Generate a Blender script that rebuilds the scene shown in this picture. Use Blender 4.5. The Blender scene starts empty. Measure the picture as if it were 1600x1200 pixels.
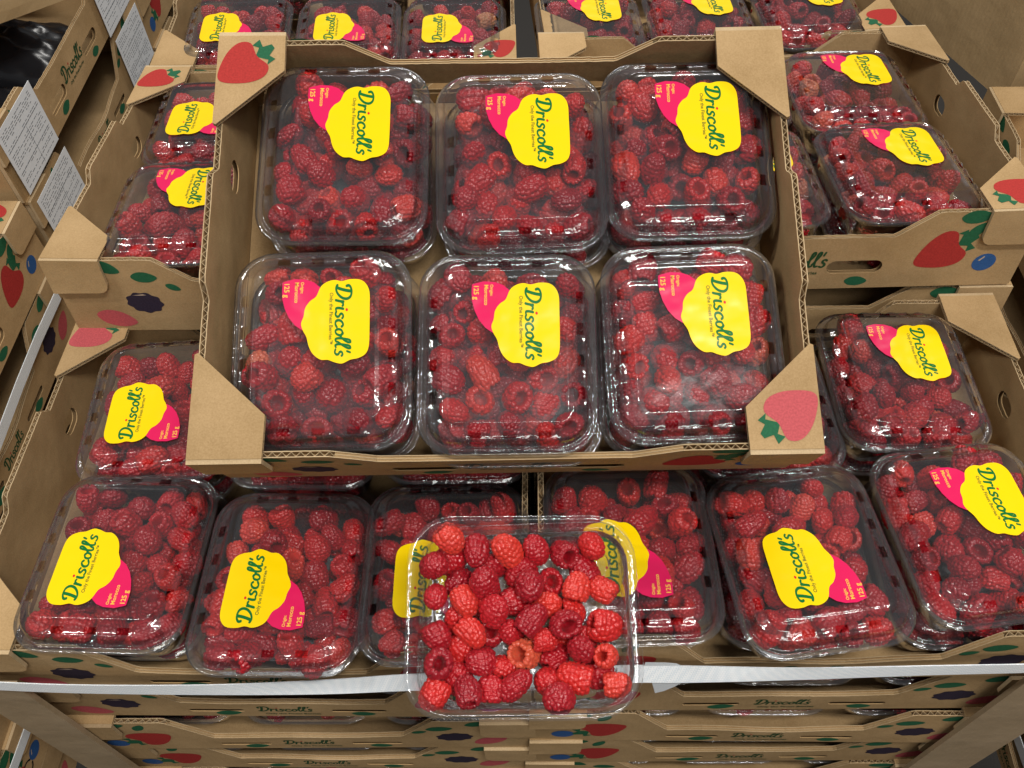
import bpy, math, random
import numpy as np
from mathutils import Vector, Matrix, Euler
from mathutils.geometry import tessellate_polygon
random.seed(7); np.random.seed(7)
R = math.radians
MM = 0.001
scene = bpy.context.scene
COL = scene.collection

# ------------------------------------------------------------------ camera
cam_d = bpy.data.cameras.new('camera')
cam = bpy.data.objects.new('camera', cam_d); COL.objects.link(cam)
cam_d.sensor_width = 36.0; cam_d.lens = 31.05; cam_d.shift_x = -0.0194
cam_d.clip_start = 0.02; cam_d.clip_end = 60
cam.location = (0, -0.2175, 0.574)
cam.rotation_euler = (R(90 - 53.3), 0, 0)
scene.camera = cam

# ------------------------------------------------------------------ world, lamps, exposure
world = bpy.data.worlds.new("World"); scene.world = world; world.use_nodes = True
bg = world.node_tree.nodes['Background']
bg.inputs[0].default_value = (0.95, 0.97, 1.0, 1); bg.inputs[1].default_value = 0.15
def strip(name, loc, size, power, rot=(0, 0, 0)):
    l = bpy.data.lights.new(name, 'AREA'); l.shape = 'RECTANGLE'; l.size = size[0]; l.size_y = size[1]
    l.energy = power; l.color = (1.0, 0.97, 0.92)
    o = bpy.data.objects.new(name, l); COL.objects.link(o); o.location = loc; o.rotation_euler = rot
    return o
strip('ceiling_strip_lamp', (0.66, -0.60, 2.5), (0.9, 0.2), 32)
strip('ceiling_strip_lamp', (-1.7, -0.3, 2.5), (0.9, 0.16), 26)
strip('ceiling_strip_lamp', (0.3, 2.6, 2.4), (2.2, 0.2), 42, (R(-20), 0, 0))
strip('ceiling_strip_lamp', (0.6, -1.6, 2.2), (1.6, 0.3), 15, (R(35), 0, 0))
scene.view_settings.view_transform = 'Standard'
scene.view_settings.look = 'None'; scene.view_settings.gamma = 1; scene.view_settings.exposure = 0.38
cy = scene.cycles
cy.max_bounces = 16; cy.transparent_max_bounces = 40; cy.diffuse_bounces = 3; cy.glossy_bounces = 4
cy.transmission_bounces = 4; cy.caustics_reflective = False; cy.caustics_refractive = False
cy.sample_clamp_indirect = 4; cy.use_denoising = True

# ------------------------------------------------------------------ materials
def srgb(r, g, b):
    f = lambda c: (c/12.92 if c <= .04045 else ((c+.055)/1.055)**2.4)
    return (f(r/255), f(g/255), f(b/255), 1)
def newmat(name):
    m = bpy.data.materials.new(name); m.use_nodes = True
    nt = m.node_tree; return m, nt, nt.nodes, nt.links, nt.nodes['Principled BSDF']
def N(nodes, t, **kw):
    n = nodes.new(t)
    for k, v in kw.items(): setattr(n, k, v)
    return n
def card_mat(name, c1, c2, rough=.85):
    m, nt, ns, L, b = newmat(name)
    tc = N(ns, 'ShaderNodeTexCoord')
    n1 = N(ns, 'ShaderNodeTexNoise'); n1.inputs['Scale'].default_value = 900; n1.inputs['Detail'].default_value = 4
    n2 = N(ns, 'ShaderNodeTexNoise'); n2.inputs['Scale'].default_value = 22; n2.inputs['Detail'].default_value = 6
    oi = N(ns, 'ShaderNodeObjectInfo')
    L.new(tc.outputs['Object'], n1.inputs['Vector']); L.new(tc.outputs['Object'], n2.inputs['Vector'])
    add = N(ns, 'ShaderNodeMath', operation='MULTIPLY_ADD'); add.inputs[1].default_value = .45
    L.new(n1.outputs[0], add.inputs[0])
    m2 = N(ns, 'ShaderNodeMath', operation='MULTIPLY'); m2.inputs[1].default_value = .55
    L.new(n2.outputs[0], m2.inputs[0]); L.new(m2.outputs[0], add.inputs[2])
    cr = N(ns, 'ShaderNodeValToRGB'); cr.color_ramp.elements[0].position = .3; cr.color_ramp.elements[1].position = .7
    cr.color_ramp.elements[0].color = c1; cr.color_ramp.elements[1].color = c2
    L.new(add.outputs[0], cr.inputs[0])
    hv = N(ns, 'ShaderNodeHueSaturation'); L.new(cr.outputs[0], hv.inputs['Color'])
    mr = N(ns, 'ShaderNodeMapRange'); mr.inputs[3].default_value = .9; mr.inputs[4].default_value = 1.08
    L.new(oi.outputs['Random'], mr.inputs[0]); L.new(mr.outputs[0], hv.inputs['Value'])
    L.new(hv.outputs[0], b.inputs['Base Color'])
    b.inputs['Roughness'].default_value = rough; b.inputs['Specular IOR Level'].default_value = .25
    # faint flute lines telegraphing through the liner + fibre grain
    w = N(ns, 'ShaderNodeTexWave', wave_type='BANDS', bands_direction='X'); w.inputs['Scale'].default_value = 52
    w.inputs['Distortion'].default_value = .4
    L.new(tc.outputs['Object'], w.inputs['Vector'])
    bp = N(ns, 'ShaderNodeBump'); bp.inputs['Strength'].default_value = .12; bp.inputs['Distance'].default_value = .0006
    bp2 = N(ns, 'ShaderNodeBump'); bp2.inputs['Strength'].default_value = .25; bp2.inputs['Distance'].default_value = .0004
    bp3 = N(ns, 'ShaderNodeBump'); bp3.inputs['Strength'].default_value = .35; bp3.inputs['Distance'].default_value = .006
    L.new(w.outputs[1], bp.inputs['Height']); L.new(n1.outputs[0], bp2.inputs['Height']); L.new(n2.outputs[0], bp3.inputs['Height'])
    L.new(bp.outputs[0], bp2.inputs['Normal']); L.new(bp2.outputs[0], bp3.inputs['Normal']); L.new(bp3.outputs[0], b.inputs['Normal'])
    return m
CARD = card_mat('kraft_cardboard', (.35, .22, .095, 1), (.54, .36, .18, 1))
EDGE = card_mat('cardboard_cut_edge', (.40, .28, .15, 1), (.60, .45, .27, 1))
CARTON = card_mat('brown_carton_board', (.40, .27, .13, 1), (.54, .38, .20, 1))
BOARD = card_mat('edge_board_paper', (.30, .22, .13, 1), (.40, .30, .19, 1), .7)
def flat(name, c, rough=.5, spec=.4, noise=0.0):
    m, nt, ns, L, b = newmat(name)
    b.inputs['Roughness'].default_value = rough; b.inputs['Specular IOR Level'].default_value = spec
    if noise:
        tc = N(ns, 'ShaderNodeTexCoord'); n = N(ns, 'ShaderNodeTexNoise'); n.inputs['Scale'].default_value = 700
        L.new(tc.outputs['Object'], n.inputs['Vector'])
        cr = N(ns, 'ShaderNodeValToRGB'); cr.color_ramp.elements[0].position = .3; cr.color_ramp.elements[1].position = .75
        cr.color_ramp.elements[0].color = tuple(x*(1-noise) for x in c[:3])+(1,); cr.color_ramp.elements[1].color = tuple(min(1, x*(1+noise)) for x in c[:3])+(1,)
        L.new(n.outputs[0], cr.inputs[0]); L.new(cr.outputs[0], b.inputs['Base Color'])
    else: b.inputs['Base Color'].default_value = c
    return m
P_RED = flat('print_red', (.42, .035, .03, 1), .8, .2, .15)
P_PINK = flat('print_pink', (.50, .09, .10, 1), .8, .2, .15)
P_GREEN = flat('print_green', (.02, .12, .055, 1), .8, .2, .15)
P_DARK = flat('print_blackberry', (.032, .022, .04, 1), .8, .2, .2)
P_BLUE = flat('print_blue', (.03, .10, .28, 1), .8, .2, .15)
P_TEXT = flat('print_dark_green', (.02, .07, .025, 1), .8, .2, .2)
P_LITE = flat('print_light_glint', (.50, .38, .28, 1), .8, .2)
P_BLACK = flat('print_black', (.02, .018, .015, 1), .8, .2)
def sticker_mat(name, c, bump=.8):
    m = flat(name, c, .27, .38); ns = m.node_tree.nodes; L = m.node_tree.links; b = ns['Principled BSDF']
    tc = N(ns, 'ShaderNodeTexCoord'); n = N(ns, 'ShaderNodeTexNoise'); n.inputs['Scale'].default_value = 38; n.inputs['Detail'].default_value = 1.5
    L.new(tc.outputs['Object'], n.inputs['Vector'])
    bp = N(ns, 'ShaderNodeBump'); bp.inputs['Strength'].default_value = bump; bp.inputs['Distance'].default_value = .003
    L.new(n.outputs[0], bp.inputs['Height']); L.new(bp.outputs[0], b.inputs['Normal'])
    return m
S_YEL = sticker_mat('sticker_yellow', (.95, .65, .0, 1))
S_PINK = sticker_mat('sticker_magenta', (.72, .012, .10, 1))
S_GREEN = sticker_mat('sticker_green', (.004, .155, .03, 1))
S_RED = sticker_mat('sticker_red', (.70, .02, .02, 1))
S_GREY = sticker_mat('sticker_small_text', (.10, .13, .02, 1))
S_ORNG = sticker_mat('sticker_orange_text', (.95, .55, .08, 1))
PAPER = flat('label_paper', (.84, .87, .90, 1), .55, .3, .05)
INK = flat('label_ink', (.16, .17, .19, 1), .7, .2)

def plastic(name, veil, *a_, tint=.955, **k_): return plastic_(name, tint, veil, *a_, **k_)
def plastic_(name, tint, veil, bumps=((70, .0012, .35),), spec=1.7, rough=.05, veilc=(.8, .82, .88, 1), vor=None):
    m = bpy.data.materials.new(name); m.use_nodes = True; nt = m.node_tree; ns = nt.nodes; L = nt.links
    ns.clear(); out = N(ns, 'ShaderNodeOutputMaterial')
    tr = N(ns, 'ShaderNodeBsdfTransparent'); tr.inputs[0].default_value = (tint, tint+.004, tint+.01, 1)
    gl = N(ns, 'ShaderNodeBsdfGlossy'); gl.inputs['Roughness'].default_value = rough; gl.inputs[0].default_value = (1, 1, 1, 1)
    df = N(ns, 'ShaderNodeBsdfDiffuse'); df.inputs[0].default_value = veilc
    tc = N(ns, 'ShaderNodeTexCoord'); nrm = None
    for sc, dist, st in bumps:
        n = N(ns, 'ShaderNodeTexNoise'); n.inputs['Scale'].default_value = sc; n.inputs['Detail'].default_value = 2
        L.new(tc.outputs['Object'], n.inputs['Vector'])
        bp = N(ns, 'ShaderNodeBump'); bp.inputs['Distance'].default_value = dist; bp.inputs['Strength'].default_value = st
        L.new(n.outputs[0], bp.inputs['Height'])
        if nrm: L.new(nrm, bp.inputs['Normal'])
        nrm = bp.outputs[0]
    if vor:
        n = N(ns, 'ShaderNodeTexVoronoi', feature='SMOOTH_F1'); n.inputs['Scale'].default_value = vor[0]
        L.new(tc.outputs['Object'], n.inputs['Vector'])
        bp = N(ns, 'ShaderNodeBump'); bp.inputs['Distance'].default_value = vor[1]; bp.inputs['Strength'].default_value = 1
        L.new(n.outputs[0], bp.inputs['Height'])
        if nrm: L.new(nrm, bp.inputs['Normal'])
        nrm = bp.outputs[0]
    fr = N(ns, 'ShaderNodeFresnel'); fr.inputs['IOR'].default_value = 1.45
    mu = N(ns, 'ShaderNodeMath', operation='MULTIPLY', use_clamp=True); mu.inputs[1].default_value = spec
    L.new(nrm, fr.inputs['Normal']); L.new(nrm, gl.inputs['Normal'])
    L.new(fr.outputs[0], mu.inputs[0])
    m1 = N(ns, 'ShaderNodeMixShader'); m1.inputs[0].default_value = veil
    L.new(tr.outputs[0], m1.inputs[1]); L.new(df.outputs[0], m1.inputs[2])
    g2 = N(ns, 'ShaderNodeBsdfGlossy'); g2.inputs['Roughness'].default_value = .22; L.new(nrm, g2.inputs['Normal'])
    gm = N(ns, 'ShaderNodeMixShader'); gm.inputs[0].default_value = .3; L.new(gl.outputs[0], gm.inputs[1]); L.new(g2.outputs[0], gm.inputs[2])
    m2 = N(ns, 'ShaderNodeMixShader'); L.new(mu.outputs[0], m2.inputs[0]); L.new(m1.outputs[0], m2.inputs[1]); L.new(gm.outputs[0], m2.inputs[2])
    L.new(m2.outputs[0], out.inputs[0])
    return m
LIDM = plastic('clear_lid_plastic', .02, ((26, .004, .45), (240, .0003, .35)), 1.5, .035, tint=.925)
RIMM = plastic('clear_rim_plastic', .02, ((95, .0013, .6), (420, .0003, .4)), 2.0, .035, tint=.92)
TRAYM = plastic('clear_tray_plastic', .03, ((90, .0016, .6), (320, .0008, .6)), 2.0)
PADM = plastic('bubble_pad_film', .30, ((200, .001, .6),), 2.6, .12, (.75, .77, .80, 1), (150, .004))

def berry_mat(name, use_attr):
    m, nt, ns, L, b = newmat(name)
    if use_attr:
        at = N(ns, 'ShaderNodeAttribute', attribute_name='tone', attribute_type='INSTANCER'); src = at.outputs['Fac']
    else:
        at = N(ns, 'ShaderNodeObjectInfo'); src = at.outputs['Random']
    cr = N(ns, 'ShaderNodeValToRGB'); e = cr.color_ramp.elements
    e[0].position = 0; e[0].color = (.27, .004, .012, 1)
    e[1].position = .45; e[1].color = (.44, .008, .015, 1)
    x = e.new(.85); x.color = (.58, .020, .016, 1)
    x = e.new(.992); x.color = (.64, .05, .03, 1)
    x = e.new(1.0); x.color = (.60, .24, .10, 1)
    L.new(src, cr.inputs[0])
    lw = N(ns, 'ShaderNodeLayerWeight'); lw.inputs[0].default_value = .35
    tc = N(ns, 'ShaderNodeTexCoord')
    n = N(ns, 'ShaderNodeTexNoise'); n.inputs['Scale'].default_value = 160; n.inputs['Detail'].default_value = 2
    L.new(tc.outputs['Object'], n.inputs['Vector'])
    mx = N(ns, 'ShaderNodeMix', data_type='RGBA'); mx.blend_type = 'MIX'
    mx.inputs['B'].default_value = (.60, .05, .06, 1)
    mr = N(ns, 'ShaderNodeMapRange'); mr.inputs[1].default_value = .45; mr.inputs[2].default_value = .8; mr.inputs[4].default_value = .32
    L.new(n.outputs[0], mr.inputs[0]); L.new(mr.outputs[0], mx.inputs['Factor'])
    L.new(cr.outputs[0], mx.inputs['A'])
    L.new(mx.outputs['Result'], b.inputs['Base Color'])
    b.inputs['Roughness'].default_value = .24; b.inputs['Specular IOR Level'].default_value = .5
    b.inputs['Subsurface Weight'].default_value = 0.22; b.inputs['Subsurface Radius'].default_value = (1, .15, .12); b.inputs['Subsurface Scale'].default_value = .0022
    b.inputs['Sheen Weight'].default_value = .07; b.inputs['Sheen Roughness'].default_value = .45
    b.inputs['Sheen Tint'].default_value = (1, .75, .7, 1)
    bp = N(ns, 'ShaderNodeBump'); bp.inputs['Distance'].default_value = .0007; bp.inputs['Strength'].default_value = .5
    n2 = N(ns, 'ShaderNodeTexNoise'); n2.inputs['Scale'].default_value = 600
    L.new(tc.outputs['Object'], n2.inputs['Vector']); L.new(n2.outputs[0], bp.inputs['Height']); L.new(bp.outputs[0], b.inputs['Normal'])
    return m
BERRY = berry_mat('raspberry_skin', False); BERRY_A = berry_mat('raspberry_skin_mass', True)
def strap_mat():
    m, nt, ns, L, b = newmat('white_woven_strap')
    b.inputs['Base Color'].default_value = (.86, .90, .93, 1); b.inputs['Roughness'].default_value = .45
    tc = N(ns, 'ShaderNodeTexCoord')
    ck = N(ns, 'ShaderNodeTexChecker'); ck.inputs['Scale'].default_value = 800
    mp = N(ns, 'ShaderNodeMapping'); mp.inputs['Rotation'].default_value = (0, 0, .6)
    L.new(tc.outputs['Object'], mp.inputs[0]); L.new(mp.outputs[0], ck.inputs[0])
    bp = N(ns, 'ShaderNodeBump'); bp.inputs['Distance'].default_value = .0006; bp.inputs['Strength'].default_value = .7
    ck.inputs[1].default_value = (.97, .99, 1, 1); ck.inputs[2].default_value = (.82, .88, .92, 1); L.new(ck.outputs[0], b.inputs['Base Color'])
    L.new(ck.outputs[1], bp.inputs['Height']); L.new(bp.outputs[0], b.inputs['Normal'])
    return m
STRAP = strap_mat()
GROUND = flat('dark_concrete', (.05, .045, .04, 1), .8, .3, .4)
INSIDE_SHADE = flat('crate_inside_shade', (.012, .012, .014, 1), .25, .5)  # glossy black, shade inside the open crate put into colour

# ------------------------------------------------------------------ mesh helper (millimetres in, metres out)
class MB:
    def __init__(s): s.v = []; s.f = []; s.m = []; s.mats = []
    def mi(s, mat):
        if mat not in s.mats: s.mats.append(mat)
        return s.mats.index(mat)
    def face(s, pts, mat):
        b = len(s.v); s.v += [tuple(p) for p in pts]; s.f.append(tuple(range(b, b+len(pts)))); s.m.append(s.mi(mat))
    def raw(s, vs, fs, mat):
        b = len(s.v); s.v += [tuple(p) for p in vs]; k = s.mi(mat)
        for f in fs: s.f.append(tuple(i+b for i in f)); s.m.append(k)
    def box(s, a, c, mat):
        (x0, y0, z0), (x1, y1, z1) = a, c
        v = [(x0,y0,z0),(x1,y0,z0),(x1,y1,z0),(x0,y1,z0),(x0,y0,z1),(x1,y0,z1),(x1,y1,z1),(x0,y1,z1)]
        s.raw(v, [(0,3,2,1),(4,5,6,7),(0,1,5,4),(1,2,6,5),(2,3,7,6),(3,0,4,7)], mat)
    def poly(s, pts2, T, w, mat, holes=(), flip=False):
        loops = [[Vector((p[0], p[1], 0)) for p in pts2]] + [[Vector((p[0], p[1], 0)) for p in h] for h in holes]
        allp = [p for l in loops for p in l]
        tris = tessellate_polygon(loops)
        fs = []
        for t in tris:
            a, b, c = (allp[i] for i in t)
            ar = (b.x-a.x)*(c.y-a.y)-(b.y-a.y)*(c.x-a.x)
            if abs(ar) < 1e-9: continue
            t = tuple(t) if ar > 0 else tuple(reversed(t))
            fs.append(tuple(reversed(t)) if flip else t)
        s.raw([T(p.x, p.y, w) for p in allp], fs, mat)
    def mesh(s, name, smooth=False):
        me = bpy.data.meshes.new(name)
        me.from_pydata([(x*MM, y*MM, z*MM) for x, y, z in s.v], [], s.f)
        for m in s.mats: me.materials.append(m)
        me.polygons.foreach_set('material_index', s.m)
        if smooth: me.polygons.foreach_set('use_smooth', [True]*len(s.f))
        me.update(); return me
def link(name, me, parent=None, M=None):
    o = bpy.data.objects.new(name, me); COL.objects.link(o)
    if parent: o.parent = parent
    if M is not None: o.matrix_local = M
    return o
def tag(o, label=None, cat=None, group=None, kind=None):
    if label: o['label'] = label
    if cat: o['category'] = cat
    if group: o['group'] = group
    if kind: o['kind'] = kind
    return o
def empty(name, M, label, cat, group=None):
    o = bpy.data.objects.new(name, None); COL.objects.link(o); o.empty_display_size = .02
    o.matrix_world = M; return tag(o, label, cat, group)
def TM(x, y, z, yaw=0, pitch=0, roll=0):
    return Matrix.Translation(Vector((x, y, z))*MM) @ Euler((R(pitch), R(roll), R(yaw))).to_matrix().to_4x4()
def cr_spline(P, n=6, closed=False):
    P = [np.array(p, float) for p in P]; out = []; m = len(P)
    rng = range(m if closed else m-1)
    for i in rng:
        if closed: p0, p1, p2, p3 = P[(i-1) % m], P[i], P[(i+1) % m], P[(i+2) % m]
        else: p0, p1, p2, p3 = P[max(i-1, 0)], P[i], P[i+1], P[min(i+2, m-1)]
        for k in range(n):
            t = k/n
            out.append(.5*((2*p1)+(-p0+p2)*t+(2*p0-5*p1+4*p2-p3)*t*t+(-p0+3*p1-3*p2+p3)*t**3))
    if not closed: out.append(P[-1])
    return [tuple(p) for p in out]

# ------------------------------------------------------------------ lettering and print shapes
SCRIPT = [ # (points, width, red?)
 ([(.05,1.55),(-.05,1.85),(.12,2.12),(.6,2.3),(1.25,2.15),(1.6,1.6),(1.5,.85),(1.05,.25),(.55,.02),(.2,.1),(.05,.22)], .27),
 ([(.62,2.2),(.6,1.6),(.5,.8),(.35,.1)], .30),
 ([(1.98,1.12),(1.97,.6),(1.9,.02)], .25), ([(1.95,.62),(2.12,.98),(2.32,1.12),(2.5,1.0)], .24),
 ([(2.85,1.1),(2.8,.5),(2.88,.1),(3.08,.05)], .25),
 ([(4.0,.98),(3.75,1.14),(3.48,.98),(3.5,.72),(3.8,.5),(3.86,.22),(3.6,.0),(3.25,.12)], .24),
 ([(5.0,.92),(4.75,1.14),(4.4,.92),(4.27,.5),(4.42,.1),(4.78,.02),(5.1,.22)], .25),
 ([(5.75,1.1),(5.42,.9),(5.35,.4),(5.58,.04),(5.92,.2),(6.05,.7),(5.85,1.08),(5.7,1.12),(5.95,.92),(6.25,.85)], .23),
 ([(6.1,.7),(6.5,1.2),(6.78,1.85),(6.72,2.25),(6.5,2.1),(6.42,1.4),(6.42,.5),(6.58,.05),(6.85,.2)], .22),
 ([(6.85,.4),(7.2,1.1),(7.48,1.85),(7.42,2.25),(7.2,2.1),(7.12,1.4),(7.12,.5),(7.28,.05),(7.5,.15)], .22),
 ([(7.95,2.2),(7.85,1.75)], .2),
 ([(8.45,.98),(8.25,1.14),(8.0,.98),(8.02,.72),(8.3,.5),(8.34,.22),(8.1,.0),(7.78,.1)], .23),
]
def stroke(mb, pts, w, T, z, mat, closed=False):
    P = [np.array(p) for p in pts]; n = len(P); L = []; 
    tg = [P[min(i+1, n-1)]-P[max(i-1, 0)] for i in range(n)]
    vs = []
    for i in range(n):
        t = tg[i]/(np.linalg.norm(tg[i])+1e-9); nr = np.array((-t[1], t[0]))
        ww = w*1.32*(.78+.22*abs(t[1]))
        zz = z+.03*i/n
        vs.append(T(*(P[i]+nr*ww/2), zz)); vs.append(T(*(P[i]-nr*ww/2), zz))
    mb.raw(vs, [(2*i+1, 2*i+3, 2*i+2, 2*i) for i in range(n-1)], mat)
    for k, d in ((0, -1), (n-1, 1)):
        t = tg[k]/(np.linalg.norm(tg[k])+1e-9)*d; nr = np.array((-t[1], t[0]))
        ww = w*1.32*(.78+.22*abs(t[1]))
        fan = [P[k]+nr*ww/2*math.cos(a)+t*ww/2*math.sin(a) for a in np.linspace(0, math.pi, 6)]
        if d > 0: fan = fan[::-1]
        mb.raw([T(*q, z+(.03 if d > 0 else 0)) for q in fan], [tuple(range(6))], mat)
def script_word(mb, T0, z, mat, dot):
    """T0 maps word units (x 0..8.5, y 0..2.3) and height to local millimetres"""
    T = lambda x, y, w: T0(x+.10*y, y, w)
    for k, (pts, w) in enumerate(SCRIPT):
        stroke(mb, cr_spline(pts, 4), w, T, z+.004*k, mat)
    c = (2.92, 1.62); mb.raw([T(c[0]+.19*math.cos(a), c[1]+.19*math.sin(a), z) for a in np.linspace(0, 2*math.pi, 11)[:-1]], [tuple(range(10))], dot)
_fc = {}
def text_tris(s):
    if s not in _fc:
        cu = bpy.data.curves.new('t', 'FONT'); cu.body = s; cu.size = 1; cu.resolution_u = 2; cu.offset = .018
        o = bpy.data.objects.new('t', cu); COL.objects.link(o)
        bpy.context.view_layer.update()
        me = bpy.data.meshes.new_from_object(o)
        vs = [tuple(v.co[:2]) for v in me.vertices]; fs = [tuple(p.vertices) for p in me.polygons]
        bpy.data.objects.remove(o); bpy.data.meshes.remove(me); bpy.data.curves.remove(cu)
        wmax = max(v[0] for v in vs)
        _fc[s] = (vs, fs, wmax)
    return _fc[s]
def text(mb, s, T, z, mat, width):
    vs, fs, wm = text_tris(s); k = width/wm
    mb.raw([T(x*k, y*k, z) for x, y in vs], fs, mat)
def rot2(pts, a, c=(0, 0), s=1.0, sy=None):
    ca, sa = math.cos(a), math.sin(a); sy = s if sy is None else sy
    return [(c[0]+(x*s)*ca-(y*sy)*sa, c[1]+(x*s)*sa+(y*sy)*ca) for x, y in pts]
STRAW = cr_spline([(0,.45),(.35,.52),(.52,.3),(.45,-.05),(.2,-.42),(0,-.55),(-.2,-.42),(-.45,-.05),(-.52,.3),(-.35,.52)], 4, True)
CAP = [(-.05,.42),(-.3,.62),(-.42,.5),(-.4,.8),(-.2,.72),(-.08,.98),(.08,.98),(.16,.72),(.42,.78),(.38,.5),(.2,.62),(.05,.42)]
LEAF = cr_spline([(-.5,0),(-.25,.24),(.15,.26),(.5,.05),(.2,-.2),(-.25,-.22)], 3, True)
BLOB = [(.5*math.cos(a)*(1+.06*math.cos(9*a)), .42*math.sin(a)*(1+.06*math.cos(9*a))) for a in np.linspace(0, 2*math.pi, 55)[:-1]]
DISC = [(.5*math.cos(a), .47*math.sin(a)) for a in np.linspace(0, 2*math.pi, 21)[:-1]]
def p_straw(mb, T, c, s, a, w, flip=False, mat=None, leaf=True):
    mb.poly(rot2(STRAW, a, c, s), T, w, mat or P_RED, flip=flip)
    if leaf: mb.poly(rot2([(x*.75, y*.75+.14) for x, y in CAP], a, c, s), T, w+(.06 if w > 0 else -.06), P_GREEN, flip=flip)

# ------------------------------------------------------------------ crate
CW, CD, CH = 400, 303, 80
def rim_long(seed, sag):
    low = 56 if sag < 2 else 36-sag*.3
    rs = random.Random(seed); ph = rs.random()*6; out = []
    for i in range(0, 134):
        u = i*CW/133.0; d = min(u, CW-u)
        if d < 86: h = CH-.6*rs.random()
        elif d < 116: t = (d-86)/30; h = CH-(CH-low)*t
        else:
            h = low-sag*.6*math.sin((u-116)/(CW-232)*math.pi)+sag*.35*math.sin(u*.055+ph)+.6*(rs.random()-.5)
        out.append((u, h))
    return out
def rim_side(seed):
    rs = random.Random(seed); out = []
    for i in range(0, 102):
        u = i*CD/101.0
        if 108 < u < 188: h = CH+9
        elif 100 < u <= 108 or 188 <= u < 196: h = CH+9*(1-abs(u-(108 if u < 110 else 188))/8)
        else: h = CH-1
        out.append((u, h+.5*(rs.random()-.5)))
    return out
def oval(cx, cy_, hw, hh, n=8):
    P = []
    for k in range(n+1): a = -math.pi/2+math.pi*k/n; P.append((cx+hw-hh+hh*math.cos(a), cy_+hh*math.sin(a)))
    for k in range(n+1): a = math.pi/2+math.pi*k/n; P.append((cx-hw+hh+hh*math.cos(a), cy_+hh*math.sin(a)))
    return P
def wall(rim, T, th, holes, prints=None, v0=0, zig=lambda u: True):
    """corrugated board: two liners, closed cut ends, zigzag flute visible along the rim"""
    mb = MB(); n = len(rim)
    bot = [(rim[k][0], v0) for k in range(n)]
    outer = bot+rim[::-1]
    mb.poly(outer, T, 0, CARD, holes, flip=False)
    mb.poly(outer, T, th, CARD, holes, flip=True)
    for h in holes:
        m = len(h)
        for k in range(m):
            a, b = h[k], h[(k+1) % m]
            for w0, w1 in ((0, .7), (th-.7, th)): mb.face([T(*a, w0), T(*b, w0), T(*b, w1), T(*a, w1)], CARD)
    for k in (0, n-1):
        u, h = rim[k]; mb.face([T(u, v0, 0), T(u, h, 0), T(u, h, th), T(u, v0, th)], EDGE)
    mb.face([T(rim[0][0], v0, 0), T(rim[-1][0], v0, 0), T(rim[-1][0], v0, th), T(rim[0][0], v0, th)], CARD)
    lt = .62
    for k in range(n-1):
        (u0, h0), (u1, h1) = rim[k], rim[k+1]
        for w0, w1 in ((0, lt), (th-lt, th)):
            mb.face([T(u0, h0, w0), T(u1, h1, w0), T(u1, h1, w1), T(u0, h0, w1)], EDGE)
        d = 7
        mb.face([T(u0, h0, lt), T(u0, h0-d, lt), T(u1, h1-d, lt), T(u1, h1, lt)], CARD)
        mb.face([T(u0, h0, th-lt), T(u1, h1, th-lt), T(u1, h1-d, th-lt), T(u0, h0-d, th-lt)], CARD)
        if not zig(u0):   # flutes run along this stretch: crushed double line instead of a zigzag
            c_ = th/2
            for a_, b_, e0, e1 in ((lt, c_-.3, 1.4, 1.0), (c_-.3, c_+.3, .3, .3), (c_+.3, th-lt, 1.0, 1.4)):
                mb.face([T(u0, h0-e0, a_), T(u1, h1-e0, a_), T(u1, h1-e1, b_), T(u0, h0-e1, b_)], EDGE if e0 == .3 else CARD)
            continue
        wa, wb = (lt, th-lt) if k % 2 == 0 else (th-lt, lt)
        q = .42
        mb.face([T(u0, h0-.5, wa), T(u0+q, h0-.5, wa), T(u1+q, h1-.5, wb), T(u1, h1-.5, wb)], EDGE)
        mb.face([T(u0, h0-.5, wa), T(u1, h1-.5, wb), T(u1, h1-d, wb), T(u0, h0-d, wa)], EDGE)
        mb.face([T(u0, h0-d, lt), T(u1, h1-d, lt), T(u1, h1-d, th-lt), T(u0, h0-d, th-lt)], CARD)
    if prints: prints(mb)
    return mb
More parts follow.
